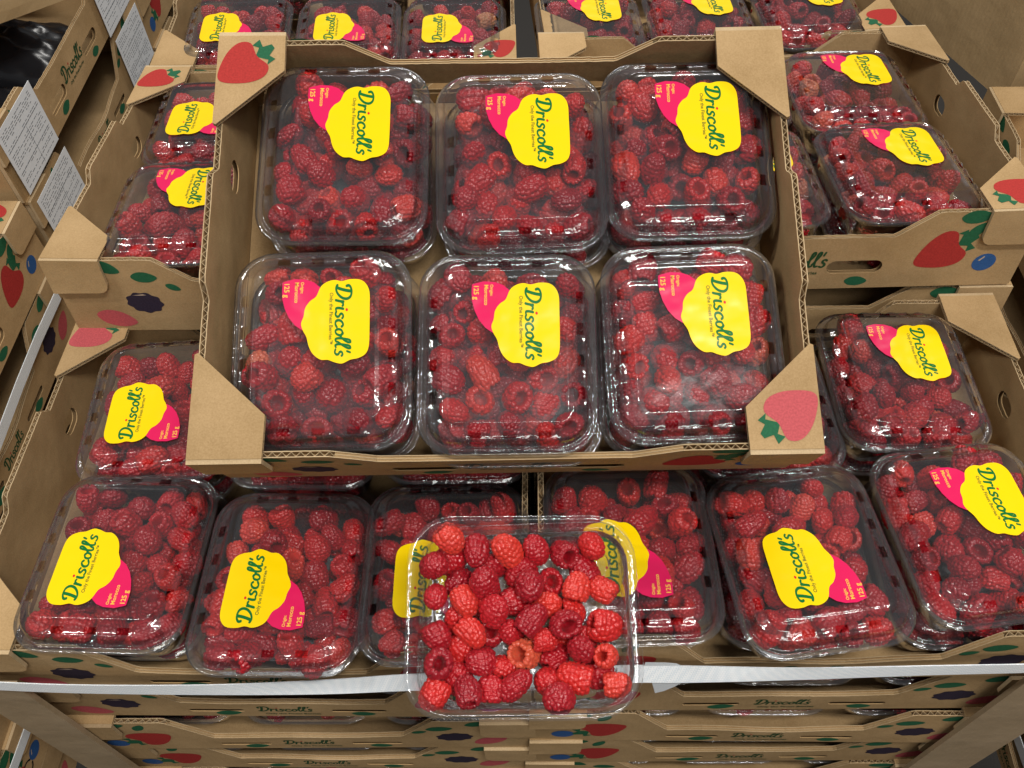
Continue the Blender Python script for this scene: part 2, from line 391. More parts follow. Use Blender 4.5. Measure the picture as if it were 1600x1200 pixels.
def long_prints(T, kind, kind_low=False):
    def f(mb):
        w = -.25; lo = kind_low
        TT = lambda x, y, z: T(x, y, z)
        P = lambda shp, c, s, a, m, sy=None, dw=0: mb.poly(rot2(shp, a, c, s, sy), TT, w-dw, m)
        if kind == 0:
            P(BLOB, (68, 33), 30, -.15, P_DARK, 27); P(LEAF, (76, 61), 22, -.1, P_GREEN); P(LEAF, (97, 50), 13, -.5, P_GREEN)
            P(LEAF, (47, 72), 24, -.5, P_GREEN); P(LEAF, (38, 14), 34, -.35, P_PINK, 36)
            P([(-.3, .28), (0, .36), (.1, .33), (-.05, .3)], (68, 33), 30, -.1, P_LITE, 27, .05)
        else:
            p_straw(mb, TT, (64, 36), 36, 2.1, w)
            P(DISC, (28, 20), 20, .2, P_BLUE); P(LEAF, (62, 66), 18, 1.0, P_GREEN); P(LEAF, (40, 72), 24, .1, P_GREEN)
        # opposite end
        if kind == 0:
            p_straw(mb, TT, (325, 37), 38, -1.0, w)
            P(DISC, (368, 26), 20, .3, P_BLUE); P([(-.3, .1), (-.1, .34), (-.05, .3), (-.22, .08)], (368, 26), 20, 0, P_LITE, None, .05)
            P(LEAF, (350, 60), 20, .9, P_GREEN); P(LEAF, (345, 74), 26, .0, P_GREEN)
        else:
            P(BLOB, (330, 34), 32, .15, P_DARK, 27); P(LEAF, (318, 58), 24, .1, P_GREEN); P(LEAF, (300, 49), 14, .3, P_GREEN)
            P(LEAF, (362, 22), 34, .5, P_PINK, 36); P(LEAF, (352, 72), 24, .3, P_GREEN)
        P(LEAF, (150, 9), 22, .1, P_GREEN); P(LEAF, (262, 8), 20, -.1, P_GREEN)
        s = 5.2 if lo else 7.2; yb = 14 if lo else 25
        script_word(mb, lambda x, y, z: TT(176+x*s if lo else 170+x*s, yb+y*s, -z), .25, P_TEXT, P_RED)
        text(mb, 'Only the Finest Berries', lambda x, y, z: TT(180+x, yb-8+y, -z), .25, P_TEXT, 46)
    return f
def flap(print_side, drop):
    """corner cap in the local frame of the corner: x inward along the long wall, y inward along the side wall"""
    mb = MB(); z0, z1 = 0.4, 4.0; lt = .8
    base = [(-1.2,-1.2),(46,-1.2),(46.5,27),(1,69),(-1.2,68)]
    T = lambda x, y, z: (x, y, z)
    mb.poly(base, T, z1, CARD); mb.poly(base, T, z0, CARD, flip=True)
    for i in range(5):
        a, b = base[i], base[(i+1) % 5]
        if i in (1, 2):
            mb.face([T(*a, z1-lt), T(*b, z1-lt), T(*b, z1), T(*a, z1)], EDGE); mb.face([T(*a, z0), T(*b, z0), T(*b, z0+lt), T(*a, z0+lt)], EDGE)
            L = math.hypot(b[0]-a[0], b[1]-a[1]); n = max(4, int(L/2.6))
            d = ((b[0]-a[0])/L, (b[1]-a[1])/L); nr = (d[1], -d[0])
            q = lambda s, ins: (a[0]+d[0]*s-nr[0]*ins, a[1]+d[1]*s-nr[1]*ins)
            mb.face([T(*q(0, 2.5), z0+.1), T(*q(L, 2.5), z0+.1), T(*q(L, 2.5), z1-.1), T(*q(0, 2.5), z1-.1)], P_BLACK if False else CARD)
            for k in range(n):
                s0, s1 = L*k/n, L*(k+1)/n
                za, zb = (z0+lt, z1-lt) if k % 2 == 0 else (z1-lt, z0+lt)
                mb.face([T(*q(s0, .2), za-.3), T(*q(s1, .2), zb-.3), T(*q(s1, .2), zb+.35), T(*q(s0, .2), za+.35)], EDGE)
        else:
            mb.face([T(*a, z0), T(*b, z0), T(*b, z1), T(*a, z1)], CARD)
    if print_side:
        p_straw(mb, T, (15, 24), 32, -2.2, z1+.25, mat=P_RED if print_side == 1 else P_PINK)
    return mb
def flap_drop():
    """tongue folded down over the outside of the long wall, its inner lower corner rounded"""
    mb = MB(); P = [(-1.2, 3.6), (46, 3.6), (46, -22)]
    for k in range(1, 7): a = math.pi/2*k/6; P.append((46-9+9*math.cos(a), -22-9*math.sin(a)))
    P += [(-1.2, -32)]
    P = P[::-1]
    T = lambda u, v, w: (u, -1.3-w, v)
    mb.poly(P, T, 3.0, CARD); mb.poly(P, T, 0.0, CARD, flip=True)
    for i in range(len(P)):
        a, b = P[i], P[(i+1) % len(P)]; mb.face([T(*a, 0), T(*b, 0), T(*b, 3), T(*a, 3)], EDGE)
    return mb
def crate_meshes(seed, sag, bow, kind=0):
    th = 4.3; D = {}; bow = 0
    def TL(sgn):
        def T(u, v, w):   # long wall: outside at w=0, thickness inward
            x = u-CW/2; b = bow*math.sin(math.pi*u/CW)*(v/CH)
            y = -CD/2-b+w
            return (x*1, y, v) if sgn < 0 else (-x, -y, v)
        return T
    slots = [oval(143, 24, 24, 7), oval(257, 24, 24, 7)] if sag < 2 else [oval(141, 15, 23, 3.2), oval(259, 15, 23, 3.2)]
    D['front_wall'] = wall(rim_long(seed, sag), TL(-1), th, slots, long_prints(TL(-1), kind, sag > 2), zig=lambda u: min(u, CW-u) < 88).mesh('front_wall')
    D['back_wall'] = wall(rim_long(seed+5, sag*.5), TL(1), th, slots, long_prints(TL(1), kind, sag > 2), zig=lambda u: min(u, CW-u) < 88).mesh('back_wall')
    def TS(sgn):
        def T(u, v, w):
            y = u-CD/2; b = .6*bow*math.sin(math.pi*u/CD)*(v/CH)
            x = CW/2+b-w
            yy = y*(CD-2*th-1)/CD
            return (x, yy, v) if sgn > 0 else (-x, -yy, v)
        return T
    hole = lambda u: [oval(u, 47, 13, 8.5)]
    cut = [(150, 4), (214, 4), (214, 19), (150, 19)]
    D['side_wall'] = wall(rim_side(seed+1), TS(1), th, hole(215)).mesh('side_wall')
    D['side_wall_b'] = wall(rim_side(seed+2), TS(-1), th, hole(CD-215)+([cut] if sag < 2 else [])).mesh('side_wall')
    fl = MB(); fl.box((-CW/2+th+.5, -CD/2+th+.5, .5), (CW/2-th-.5, CD/2-th-.5, 4), CARD); D['floor'] = fl.mesh('crate_floor')
    return D
F_PLAIN = flap(0, 0).mesh('corner_flap'); F_PR1 = flap(1, 0).mesh('corner_flap'); F_PR2 = flap(2, 0).mesh('corner_flap')
F_DROP = flap_drop().mesh('flap_tongue')
CM = [crate_meshes(3, 1.0, 2, 0), crate_meshes(11, 4, 5, 0), crate_meshes(23, 6, 6, 1), crate_meshes(37, 3, 5, 1)]
def crate(M, label, var=0, group='cardboard berry crates', flipped=False, pr=(0, 1, 0, 1), skip=()):
    """pr: print on the flaps front-left, front-right, back-right, back-left"""
    o = empty('cardboard_crate', M, label, 'crate', group)
    D = CM[var]; 
    base = Matrix.Rotation(math.pi, 4, 'Z') if flipped else Matrix.Identity(4)
    for k, me in D.items():
        nm = {'side_wall_b': 'side_wall', 'floor': 'crate_floor'}.get(k, k)
        if flipped: nm = {'front_wall': 'back_wall', 'back_wall': 'front_wall'}.get(nm, nm)
        if k in skip: continue
        link(nm, me, o, base)
    cs = [(-1, -1), (1, -1), (1, 1), (-1, 1)]
    for (sx, sy), p in zip(cs, pr):
        # mirrored corners: x/y mirrored by scale on a proper rotation is avoided, meshes are mirrored copies
        key = (sx, sy, p)
        if key not in crate.cache:
            src = (F_PLAIN, F_PR1, F_PR2)[p]
            def mir(srcm, nm):
                me = srcm.copy(); me.name = nm
                for v in me.vertices: v.co.x = sx*(-CW/2*MM)*(-1)-sx*v.co.x; v.co.y = sy*(CD/2*MM)-sy*v.co.y
                if sx*sy < 0: me.flip_normals()
                return me
            crate.cache[key] = (mir(src, 'corner_flap'), mir(F_DROP, 'flap_tongue'))
        a, b = crate.cache[key]
        f = link('corner_flap', a, o, Matrix.Translation((0, 0, CH*MM)) @ Matrix.Translation((sx*.2, sy*.15, 0)) @ Euler((R(sy*random.uniform(-.2, 1.6)), R(-sx*random.uniform(-.2, 1.6)), 0)).to_matrix().to_4x4() @ Matrix.Translation((-sx*.2, -sy*.15, 0)))
        link('flap_tongue', b, f)
    return o
crate.cache = {}

# ------------------------------------------------------------------ punnet
PW, PL, PR = 122.0, 142.0, 27.0
def ring(d, z, jig=0):
    hw, hl = PW/2-d, PL/2-d; r = max(PR-d, 6.0); r = min(r, hw-1, hl-1)
    P = []
    def seg(a, b, n): 
        for k in range(n): t = k/n; P.append((a[0]+(b[0]-a[0])*t, a[1]+(b[1]-a[1])*t))
    def arc(c, a0, n):
        for k in range(n): a = a0+math.pi/2*k/n; P.append((c[0]+r*math.cos(a), c[1]+r*math.sin(a)))
    seg((-hw+r, -hl), (hw-r, -hl), 24); arc((hw-r, -hl+r), -math.pi/2, 8)
    seg((hw, -hl+r), (hw, hl-r), 32); arc((hw-r, hl-r), 0, 8)
    seg((hw-r, hl), (-hw+r, hl), 24); arc((-hw+r, hl-r), math.pi/2, 8)
    seg((-hw, hl-r), (-hw, -hl+r), 32); arc((-hw+r, -hl+r), math.pi, 8)
    return [(x, y, z) for x, y in P]
SIDES = [(0, 24), (32, 32), (72, 24), (104, 32)]
NR = 144
hole_idx = set(); rib_idx = {}
for s0, n in SIDES:
    nh = 3 if n == 24 else 4
    for h in range(nh):
        c = s0+int((h+.5)*n/nh)
        hole_idx |= {c-1, c, c+1}
        for q, a in ((-3, .6), (-2, 1), (2, 1), (3, .6)): rib_idx[c+q] = a
def shell(levels, holes=(), ribs=(), mats=None, close=True):
    mb = MB(); L = []
    for li, (d, z) in enumerate(levels):
        P = ring(d, z)
        if li in ribs: P = [(x, y, zz+(1.8*rib_idx.get(i, rib_idx.get(i-1, 0)))) for i, (x, y, zz) in enumerate(P)]
        if li in holes: # pinch a little lip around each opening
            P = [(x, y, zz+.5*(((i in hole_idx) or (i-1 in hole_idx)))) for i, (x, y, zz) in enumerate(P)]
        L.append(P)
    vs = [p for P in L for p in P]
    for li in range(len(levels)-1):
        m = mats(li)
        fs = []
        for i in range(NR):
            if li in holes and i in hole_idx: continue
            j = (i+1) % NR
            fs.append((li*NR+i, li*NR+j, (li+1)*NR+j, (li+1)*NR+i))
        b = 0
        k = mb.mi(m)
        for f in fs: mb.f.append(f); mb.m.append(k)
    mb.v = vs
    if close:
        mb.f.append(tuple((len(levels)-1)*NR+i for i in range(NR))); mb.m.append(mb.mi(mats(len(levels)-2)))
    return mb
LIDL = [(1.2,-3.5),(0.4,-.2),(1.0,.6),(2.6,.8),(3.2,2.0),(4.6,2.2),(5.6,.8),(6.2,1.0),(7.6,7.2),(8.6,9.2),(10.0,10.2),(14.6,12.0),(16.2,12.8),(17.4,15.0),(18.6,16.2),(20.2,16.4),(21.4,15.7),(24,15.6),(34,15.7),(46,15.8)]
lid_me = shell(LIDL, holes=(10,), ribs=(9, 12), mats=lambda l: RIMM if l < 13 else LIDM).mesh('lid', True)
TRL = [(0.2,-1.0),(1.5,-.2),(3.4,-.4),(4.6,-2.0),(5.6,-3.2),(6.2,-6),(6.8,-7),(7.2,-12),(8.6,-22),(10.4,-30),(12.5,-33.8),(16,-35),(24,-35.2),(34,-35.2),(46,-35.2)]
tray_me = shell(TRL, ribs=(8,), mats=lambda l: RIMM if l < 5 else TRAYM).mesh('tray', True)
mbp = MB(); pv = []; gx, gy = 30, 36
for j in range(gy+1):
    for i in range(gx+1):
        x = -39+78*i/gx; y = -48+96*j/gy
        pv.append((x, y, -34.2+1.6*abs(math.sin(x*.42+.3*math.sin(y*.1))*math.sin(y*.42))))
mbp.raw(pv, [(j*(gx+1)+i, j*(gx+1)+i+1, (j+1)*(gx+1)+i+1, (j+1)*(gx+1)+i) for j in range(gy) for i in range(gx)], PADM)
pad_me = mbp.mesh('bubble_pad', True)

# sticker: measured outline in enlarged-photo units about the punnet centre
def zc(zx, zy): return ((zx-560)/9.2+2, (-(zy-1008)/8.9-7)*1.06+.5)
YEL = cr_spline([zc(*p) for p in [(562,628),(600,600),(645,590),(690,598),(740,588),(800,592),(838,618),(860,668),(862,760),(862,900),(858,985),(838,1028),(795,1050),(748,1058),(700,1078),(655,1070),(615,1055),(570,1052),(525,1020),(498,975),(482,920),(460,882),(448,842),(462,800),(470,752),(498,712),(535,685)]], 4, True)
PNK = [zc(*p) for p in [(345,590),(400,577),(470,582),(520,600),(570,640),(560,760),(490,890),(452,878),(410,850),(372,805),(345,750),(328,690),(326,640),(328,596)]]
def stick(z0=16.6):
    T = lambda x, y, z: (x, y, z0+z)
    def edge(mb, P, z, mat):
        mb.poly(P, T, z, mat)
    y = MB(); edge(y, YEL, .22, S_YEL)
    def TW(o, s, sy=None):  # text frame: x runs toward -y, up is +x
        sy = sy or s
        return lambda a, b, z: (o[0]+b*sy, o[1]-a*s, z0+z)
    o = zc(655, 618); s = 47.5/8.6
    script_word(y, TW(o, s*1.05, 4.55), .30, S_GREEN, S_RED)
    text(y, 'Only the Finest Berries™', TW(zc(618, 664), 1), .30, S_GREY, 36)
    p = MB(); edge(p, PNK, .08, S_PINK)
    text(p, '125 g', TW(zc(340, 598), 1), .14, S_ORNG, 10.5)
    text(p, 'Morocco', TW(zc(404, 597), 1), .14, S_ORNG, 14.5)
    text(p, 'Origin:', TW(zc(440, 596), 1), .14, S_ORNG, 8.2)
    return y.mesh('brand_sticker'), p.mesh('origin_sticker')
yel_me, pnk_me = stick()

# ------------------------------------------------------------------ raspberries
def berry_mesh(seed, nv, nu, name):
    rs = np.random.RandomState(seed)
    H = rs.uniform(.95, 1.3); Wd = rs.uniform(.9, 1.02)
    prof = cr_spline([(0.01, 10.6*H), (3.6, 10.0*H), (6.9, 7.0*H), (8.7, 2.6), (9.1, -2.2), (8.7, -6.2), (7.4, -8.7), (5.7, -8.9), (4.7, -6.5), (3.9, -2.5), (2.8, 1.2), (.01, 3.2)], 8)
    prof = np.array(prof); prof[:, 0] *= Wd
    seg = np.r_[0, np.cumsum(np.hypot(*np.diff(prof, axis=0).T))]
    S = np.linspace(0, seg[-1], nv); r = np.interp(S, seg, prof[:, 0]); z = np.interp(S, seg, prof[:, 1])
    ph = np.linspace(0, 2*np.pi, nu, endpoint=False)
    ell = 1+.10*rs.uniform(-1, 1)
    V = np.stack([np.outer(r, np.cos(ph))*ell, np.outer(r, np.sin(ph))/ell, np.repeat(z[:, None], nu, 1)], -1)
    # slow lumpiness of the whole fruit
    V[..., 0] += .5*np.sin(V[..., 2]*.25+rs.rand()*6); V[..., 1] += .5*np.sin(V[..., 2]*.22+rs.rand()*6)
    # drupelets
    C = []; s_end = seg[-1]*.66; s = 1.2; k = 0
    while s < s_end:
        rr = np.interp(s, seg, prof[:, 0]); zz = np.interp(s, seg, prof[:, 1]); n = max(1, int(round(2*np.pi*rr/3.35)))
        a0 = rs.rand()*6.28
        for q in range(n):
            a = a0+2*np.pi*q/n+rs.uniform(-.13, .13)
            C.append((rr*np.cos(a)*ell, rr*np.sin(a)/ell, zz+rs.uniform(-.35, .35)))
        s += 3.0; k += 1
    C = np.array(C)
    C[:, 0] += .5*np.sin(C[:, 2]*.25); C[:, 1] += .5*np.sin(C[:, 2]*.22)
    P = V.reshape(-1, 3)
    d = np.sqrt(((P[:, None]-C[None])**2).sum(-1)).min(1)
    disp = 1.8*np.sqrt(np.clip(1-(d/1.95)**2, 0, 1))
    dr = np.gradient(r, S); dz = np.gradient(z, S)
    nr = -dz; nz = dr; ln = np.hypot(nr, nz)+1e-9; nr /= ln; nz /= ln
    nrm = np.stack([np.outer(nr, np.cos(ph)), np.outer(nr, np.sin(ph)), np.repeat(nz[:, None], nu, 1)], -1).reshape(-1, 3)
    P = P+nrm*disp[:, None]
    P *= .93
    I = np.arange(nu); F = []
    for j in range(nv-1):
        F.append(np.stack([j*nu+I, j*nu+(I+1) % nu, (j+1)*nu+(I+1) % nu, (j+1)*nu+I], -1)[:, ::-1])
    return P, np.concatenate(F)
def np_mesh(name, P, F, mat):
    me = bpy.data.meshes.new(name); me.vertices.add(len(P)); me.vertices.foreach_set('co', (P*MM).astype(np.float32).ravel())
    me.loops.add(F.size); me.loops.foreach_set('vertex_index', F.astype(np.int32).ravel())
    me.polygons.add(len(F)); me.polygons.foreach_set('loop_start', np.arange(0, F.size, 4, dtype=np.int32))
    me.polygons.foreach_set('use_smooth', np.ones(len(F), bool))
    me.materials.append(mat); me.update(calc_edges=True); me.validate(); return me
NVAR = 9
HI = [berry_mesh(100+k, 70, 100, 'b') for k in range(NVAR)]
LO, XL, FRONT = 'full', 'rim only', 'front only'
berry_me = [np_mesh('raspberry', P, F, BERRY) for P, F in HI]
def rand_rot(rs):
    if rs.rand() < .19:   # hollow end up, a little tilted
        v = Vector((rs.uniform(-.5, .5), rs.uniform(-.5, .5), -1)).normalized()
    elif rs.rand() < .35:
        v = Vector((rs.uniform(-.8, .8), rs.uniform(-.8, .8), 1)).normalized()
    else:
        a = rs.rand()*6.28; v = Vector((math.cos(a), math.sin(a), rs.uniform(-.5, .6))).normalized()
    q = Vector((0, 0, 1)).rotation_difference(v)
    return q.to_matrix().to_4x4() @ Matrix.Rotation(rs.rand()*6.28, 4, 'Z')
def pack(seed, count, hw=46, hl=57, k=1.0, tries=60):
    """drop spheres into the tray, each taking the lowest of several resting places"""
    rs = np.random.RandomState(seed); B = []
    for i in range(count):
        rad = rs.uniform(8.7, 10.4)*k; best = None
        for t in range(tries):
            x, y = rs.uniform(-hw, hw), rs.uniform(-hl, hl)
            cr_ = 18; dx, dy = abs(x)-(hw-cr_), abs(y)-(hl-cr_)  # rounded corners of the tray
            if dx > 0 and dy > 0 and math.hypot(dx, dy) > cr_: continue
            z = -34+rad; over = max(abs(x)-37, abs(y)-47, 0); z += over*1.3   # the tray wall slopes outward
            for (a, b, c, r2, _, _) in B:
                dd = math.hypot(a-x, b-y); R2 = (rad+r2)*.93
                if dd < R2: z = max(z, c+math.sqrt(R2*R2-dd*dd)*.95)
            if best is None or z < best[2]: best = (x, y, z)
        if best is None or best[2]+rad > 14: continue
        B.append((*best, rad, rand_rot(rs), rs.randint(NVAR)))
    return B
PACKS = [pack(50+k, 58) for k in range(7)]
OPEN_PACK = pack(94, 54, 50, 60.5, .88)
def visible(B):
    """share of each berry's disc seen from straight above"""
    out = []
    for i, b in enumerate(B):
        c = 0; n = 0
        for a in np.linspace(0, 6.28, 9)[:-1]:
            for q in (.35, .85):
                x, y = b[0]+q*b[3]*math.cos(a), b[1]+q*b[3]*math.sin(a); n += 1
                zt = b[2]+b[3]*math.sqrt(1-q*q)
                hid = any((math.hypot(x-d[0], y-d[1]) < d[3]*.95 and d[2]+math.sqrt(max(0, d[3]**2-(x-d[0])**2-(y-d[1])**2)) > zt) for j, d in enumerate(B) if j != i and d[2] > b[2]-1)
                c += not hid
        out.append(c/n)
    return out
VIS = [visible(p) for p in PACKS]; OPEN_VIS = visible(OPEN_PACK)
berries = []   # (score, world matrix, variant, radius, punnet phrase, where, level-of-detail)
CAMP = Vector((0, -.2175, .574))
def fill(M, pk, vis, phrase, weight=1.0, lod=LO, yellowish=0.0, size=1.0):
    for b, v in zip(pk, vis):
        if v < .10 and lod is not XL: continue
        if lod is XL and (abs(b[0]) < 26 and abs(b[1]) < 36): continue
        if lod is FRONT and b[1] > -22: continue
        W = M @ Matrix.Translation(Vector(b[:3])*MM)
        s = b[3]/9.6*size
        fm = W @ b[4] @ Matrix.Diagonal((s*random.uniform(.88, 1.1), s*random.uniform(.88, 1.1), s*random.uniform(.85, 1.12), 1))
        d = (W.translation-CAMP).length
        berries.append([v*weight/d**2, fm, b[5], phrase, (b[0], b[1]), lod, random.random() if random.random() > yellowish else random.uniform(.992, 1.0)])

def punnet(M, label, group, k=0, flip=False, berries_=True, phrase='', weight=1.0, sticker=True, yellowish=0.0, lod=LO, lidded=True):
    o = empty('berry_punnet', M, label, 'punnet', group)
    base = Matrix.Rotation(math.pi, 4, 'Z') if flip else Matrix.Identity(4)
    link('tray', tray_me, o, base)
    if sticker or k >= 0: link('bubble_pad', pad_me, o, base)
    if lidded:
        l = link('lid', lid_me, o, base)
        if sticker:
            link('brand_sticker', yel_me, l); link('origin_sticker', pnk_me, l)
    if berries_: fill(M @ base, PACKS[k % 7], VIS[k % 7], phrase, weight, lod, yellowish)
    return o

# ------------------------------------------------------------------ ground
g = MB(); g.face([(-30000,-30000,-1250),(30000,-30000,-1250),(30000,30000,-1250),(-30000,30000,-1250)], GROUND)
tag(link('floor', g.mesh('floor')), kind='structure')

# ------------------------------------------------------------------ crates of the pallet
crate(TM(-203, 150, -24-CH, -.3), 'front left crate of the pallet, blackberry print at its left end above the strap', 1, pr=(0, 0, 0, 2))
crate(TM(204, 151, -CH-2, .6), 'front right crate of the pallet, plain flap at its back right corner', 2, pr=(0, 0, 0, 0))
crate(TM(-200, 439, -36, .5, -5), 'crate behind on the left, blackberry print on its front, strawberry flap at its back', 0, pr=(0, 0, 0, 1))
crate(TM(213, 460, -8, 2.0, -5), 'crate behind on the right with handle slot and big strawberry print on its front', 0, pr=(0, 1, 0, 0))
crate(TM(-222, 800, -78, 1.5), 'rear left crate at the top of the photo, pale red strawberry on its right flap', 2, pr=(0, 1, 0, 0), flipped=False)
crate(TM(203, 823, -60, 5), 'rear right crate at the top of the photo with a small strawberry box tab', 0, pr=(0, 1, 0, 0))
TILT = 22.3
def tilted(lx, ly, lz):  # local crate coordinates to world
    return CT @ Matrix.Translation(Vector((lx, ly, lz))*MM)
n = Vector((0, -math.sin(R(TILT)), math.cos(R(TILT)))); ty = Vector((0, math.cos(R(TILT)), math.sin(R(TILT))))
cpos = Vector((-19.5, 82.3, 98.7))+ty*151-n*CH
CT = Matrix.Translation(cpos*MM) @ Euler((R(TILT), 0, R(1.2))).to_matrix().to_4x4()
crate(CT, 'tilted open crate on top of the pile holding six labelled punnets in two rows', 0, pr=(0, 2, 0, 1))

# lower layers of the two front columns
for k in range(1, 6):
    word = ['', 'first', 'second', 'third', 'fourth', 'fifth'][k]
    crate(TM(-203+2*k, 151+[0, 3, -1, 2, 0, 1][k], -24-CH-k*(CH+4.3), .3*(-1)**k), 'closed-in crate %s layer down under the front left crate' % word, [0, 1, 3, 2, 1, 3][k], 'crates stacked beneath the front left crate')
    crate(TM(204-2*k, 151+[0, 2, -2, 1, 0, 2][k], -CH-2-k*(CH+4.3)*.96-(3 if k else 0), -.4*(-1)**k), 'closed-in crate %s layer down under the front right crate' % word, [0, 3, 2, 3, 1, 2][k], 'crates stacked beneath the front right crate')
for k in range(1, 4):
    word = ['', 'first', 'second', 'third'][k]
    crate(TM(219, 466-7.5*k, -8-k*(CH+5.5), 1, -5), 'crate %s layer down under the crate behind on the right' % word, 0, 'crates stacked beneath the right rear crates')
    crate(TM(-195, 468-6*k, -41-k*(CH+5.5), 0, -5.5), 'crate %s layer down under the crate behind on the left' % word, 0, 'crates stacked beneath the left rear crates')

# ------------------------------------------------------------------ punnets
GT = 'punnets in the tilted top crate'
tn = [['bottom left', 'bottom middle', 'bottom right'], ['top left', 'top middle', 'top right']]
txt = {(0, 0): 'hollow berry and dark corner', (0, 1): 'creased yellow sticker', (0, 2): 'bright lamp glare on its near edge', (1, 0): 'hollow berry at its left edge', (1, 1): 'one hollow berry up its left corner', (1, 2): 'its sticker beside the plain corner flap'}
for r in range(2):
    for c in range(3):
        lx = [-121, 4, 127][c]+[(-3, -3, 0), (7, 8, 5)][r][c]; ly = [-76, 68][r]+[(1, -3, 2), (3, -5, 3)][r][c]
        yaw = [(1, -.5, 1.2), (-.5, .8, .5)][r][c]
        ph = '%s punnet of tilted crate' % tn[r][c]
        punnet(tilted(lx, ly, 62) @ Matrix.Rotation(R(yaw), 4, 'Z'), '%s labelled punnet of the tilted crate, %s' % (tn[r][c], txt[r, c]), GT, r*3+c, phrase=ph, weight=3)
        punnet(tilted(lx+[3, 2, -3][c], ly-4, 18.5+18) @ Matrix.Rotation(R(-yaw), 4, 'Z') if False else tilted(lx+[5, 4, -4][c], ly-5, 41.5), 'punnet hidden beneath the %s punnet of the tilted crate' % tn[r][c], 'lower punnets of the tilted crate', r+c, phrase='', sticker=False, lod=XL)
def P(x, y, z, yaw, label, group, k, flip, below=True, pitch=0, **kw):
    M = TM(x, y, z, yaw, pitch)
    punnet(M, label, group, k, flip, **kw)
    if below: punnet(TM(x+random.uniform(-3, 3), max(y+random.uniform(-4, 2), 76.5) if y < 100 else y+4, z-22.5-19.5, yaw*.1, pitch), 'punnet underneath: '+label[:1].lower()+label[1:] if False else 'lower punnet under the '+kw['phrase'], 'lower punnets of the pallet crates', k+3, flip, sticker=False, phrase='', lod=XL)
GL, GR = 'punnets in the front left crate', 'punnets in the front right crate'
P(-301, 66, -20, -1.5, 'punnet at the near left corner, its yellow sticker reading upward', GL, 1, True, phrase='near left punnet of front left crate')
P(-178, 50, -20, -.5, 'second punnet from the left in the front row with sticker reading upward', GL, 2, True, phrase='middle front punnet of front left crate')
P(-62, 58, -20, 1.5, 'punnet partly behind the open punnet, its yellow sticker cut off on the right', GL, 3, True, phrase='front right punnet of front left crate')
P(-302, 199, -18, 5, 'left rear punnet of the front left crate, sticker reading upward', GL, 4, True, phrase='left rear punnet of front left crate')
P(-180, 196, -22, -1, 'middle rear punnet of the front left crate, mostly under the tilted crate', GL, 5, True, False, phrase='middle rear punnet of front left crate')
P(-60, 200, -22, 1, 'punnet under the tilted crate beside the divider walls', GL, 6, True, False, phrase='right rear punnet of front left crate')
P(70, 64, 0, 2, 'punnet partly behind the open punnet, pink sticker end showing', GR, 0, True, phrase='front left punnet of front right crate')
P(194, 58, 2, 8, 'turned punnet in the front right crate, sticker reading upward near the white strap', GR, 4, True, phrase='middle front punnet of front right crate')
P(319, 78, 2, 8, 'punnet at the right edge of the photo with sticker reading downward', GR, 2, False, phrase='right front punnet of front right crate')
P(302, 219, -4, .5, 'punnet at the right rear of the front right crate beside the strawberry flap', GR, 3, False, phrase='right rear punnet of front right crate')
P(181, 197, -6, 4, 'punnet mostly under the strawberry flap of the tilted crate', GR, 5, False, phrase='middle rear punnet of front right crate')
GM = 'punnets in the crates behind the tilted crate'
P(320, 394, 64, 3.5, 'punnet behind on the right with pale unripe berries, nearer of two', GM, 6, False, phrase='nearer right punnet of right rear crate', yellowish=.2, pitch=-5)
P(312, 528, 51, 2, 'farther punnet behind on the right, under the plain flap', GM, 1, False, phrase='farther right punnet of right rear crate', yellowish=.1, pitch=-5)
P(190, 390, 62, 2, 'punnet peeking out right of the tilted crate, its sticker a yellow corner', GM, 2, False, phrase='nearer middle punnet of right rear crate', yellowish=.08, pitch=-5)
P(186, 532, 51, 0, 'punnet behind the top right flap of the tilted crate', GM, 3, False, False, phrase='farther middle punnet of right rear crate', pitch=-5)
P(-308, 366, 42, 3, 'punnet behind on the left cut by the tilted crate, pink sticker end first', GM, 0, False, phrase='nearer left punnet of left rear crate', pitch=-5)
P(-314, 508, 29, 4, 'punnet behind on the left by the strawberry flap, sticker reading upward', GM, 4, True, phrase='farther left punnet of left rear crate', pitch=-5)
P(-184, 366, 40, 0, 'punnet seen through the side cut-out of the tilted crate', GM, 5, False, False, phrase='middle punnet of left rear crate', pitch=-5)
GB = 'punnets in the rear crates at the top of the photo'
for i, (x, y, yaw, fl, who) in enumerate([(-341,722,5,1,'leftmost punnet of the rear left crate'),(-213,722,4,1,'middle punnet of the rear left crate'),(-90,719,2,1,'rightmost punnet of the rear left crate'),
        (66,708,4,0,'leftmost punnet of the rear right crate'),(193,721,5,0,'middle punnet of the rear right crate'),(321,740,6,0,'rightmost punnet of the rear right crate')]):
    extra = ['yellow sticker at its centre', 'sticker half hidden by the crate tab', 'sticker beside the strawberry flap', 'pale lamp reflection over it', 'oval lamp glare below its sticker', 'cut by the top of the photo'][i]
    P(x, y, -4 if i < 3 else 10, yaw, '%s, %s' % (who, extra), GB, i+1, bool(fl), phrase=who)
for i, (x, who) in enumerate([(-330, 'left'), (-208, 'middle'), (-85, 'right')]):
    P(x, 862, -4, 2, '%s far punnet in the rear left crate, only its near edge in view' % who, GB, i+2, True, False, phrase='far row of the rear left crate')
for i, (x, who) in enumerate([(70, 'left'), (196, 'middle'), (318, 'right')]):
    P(x-10, 880, 10, 5, '%s far punnet in the rear right crate, only its near edge in view' % who, GB, i+3, False, False, phrase='far row of the rear right crate')
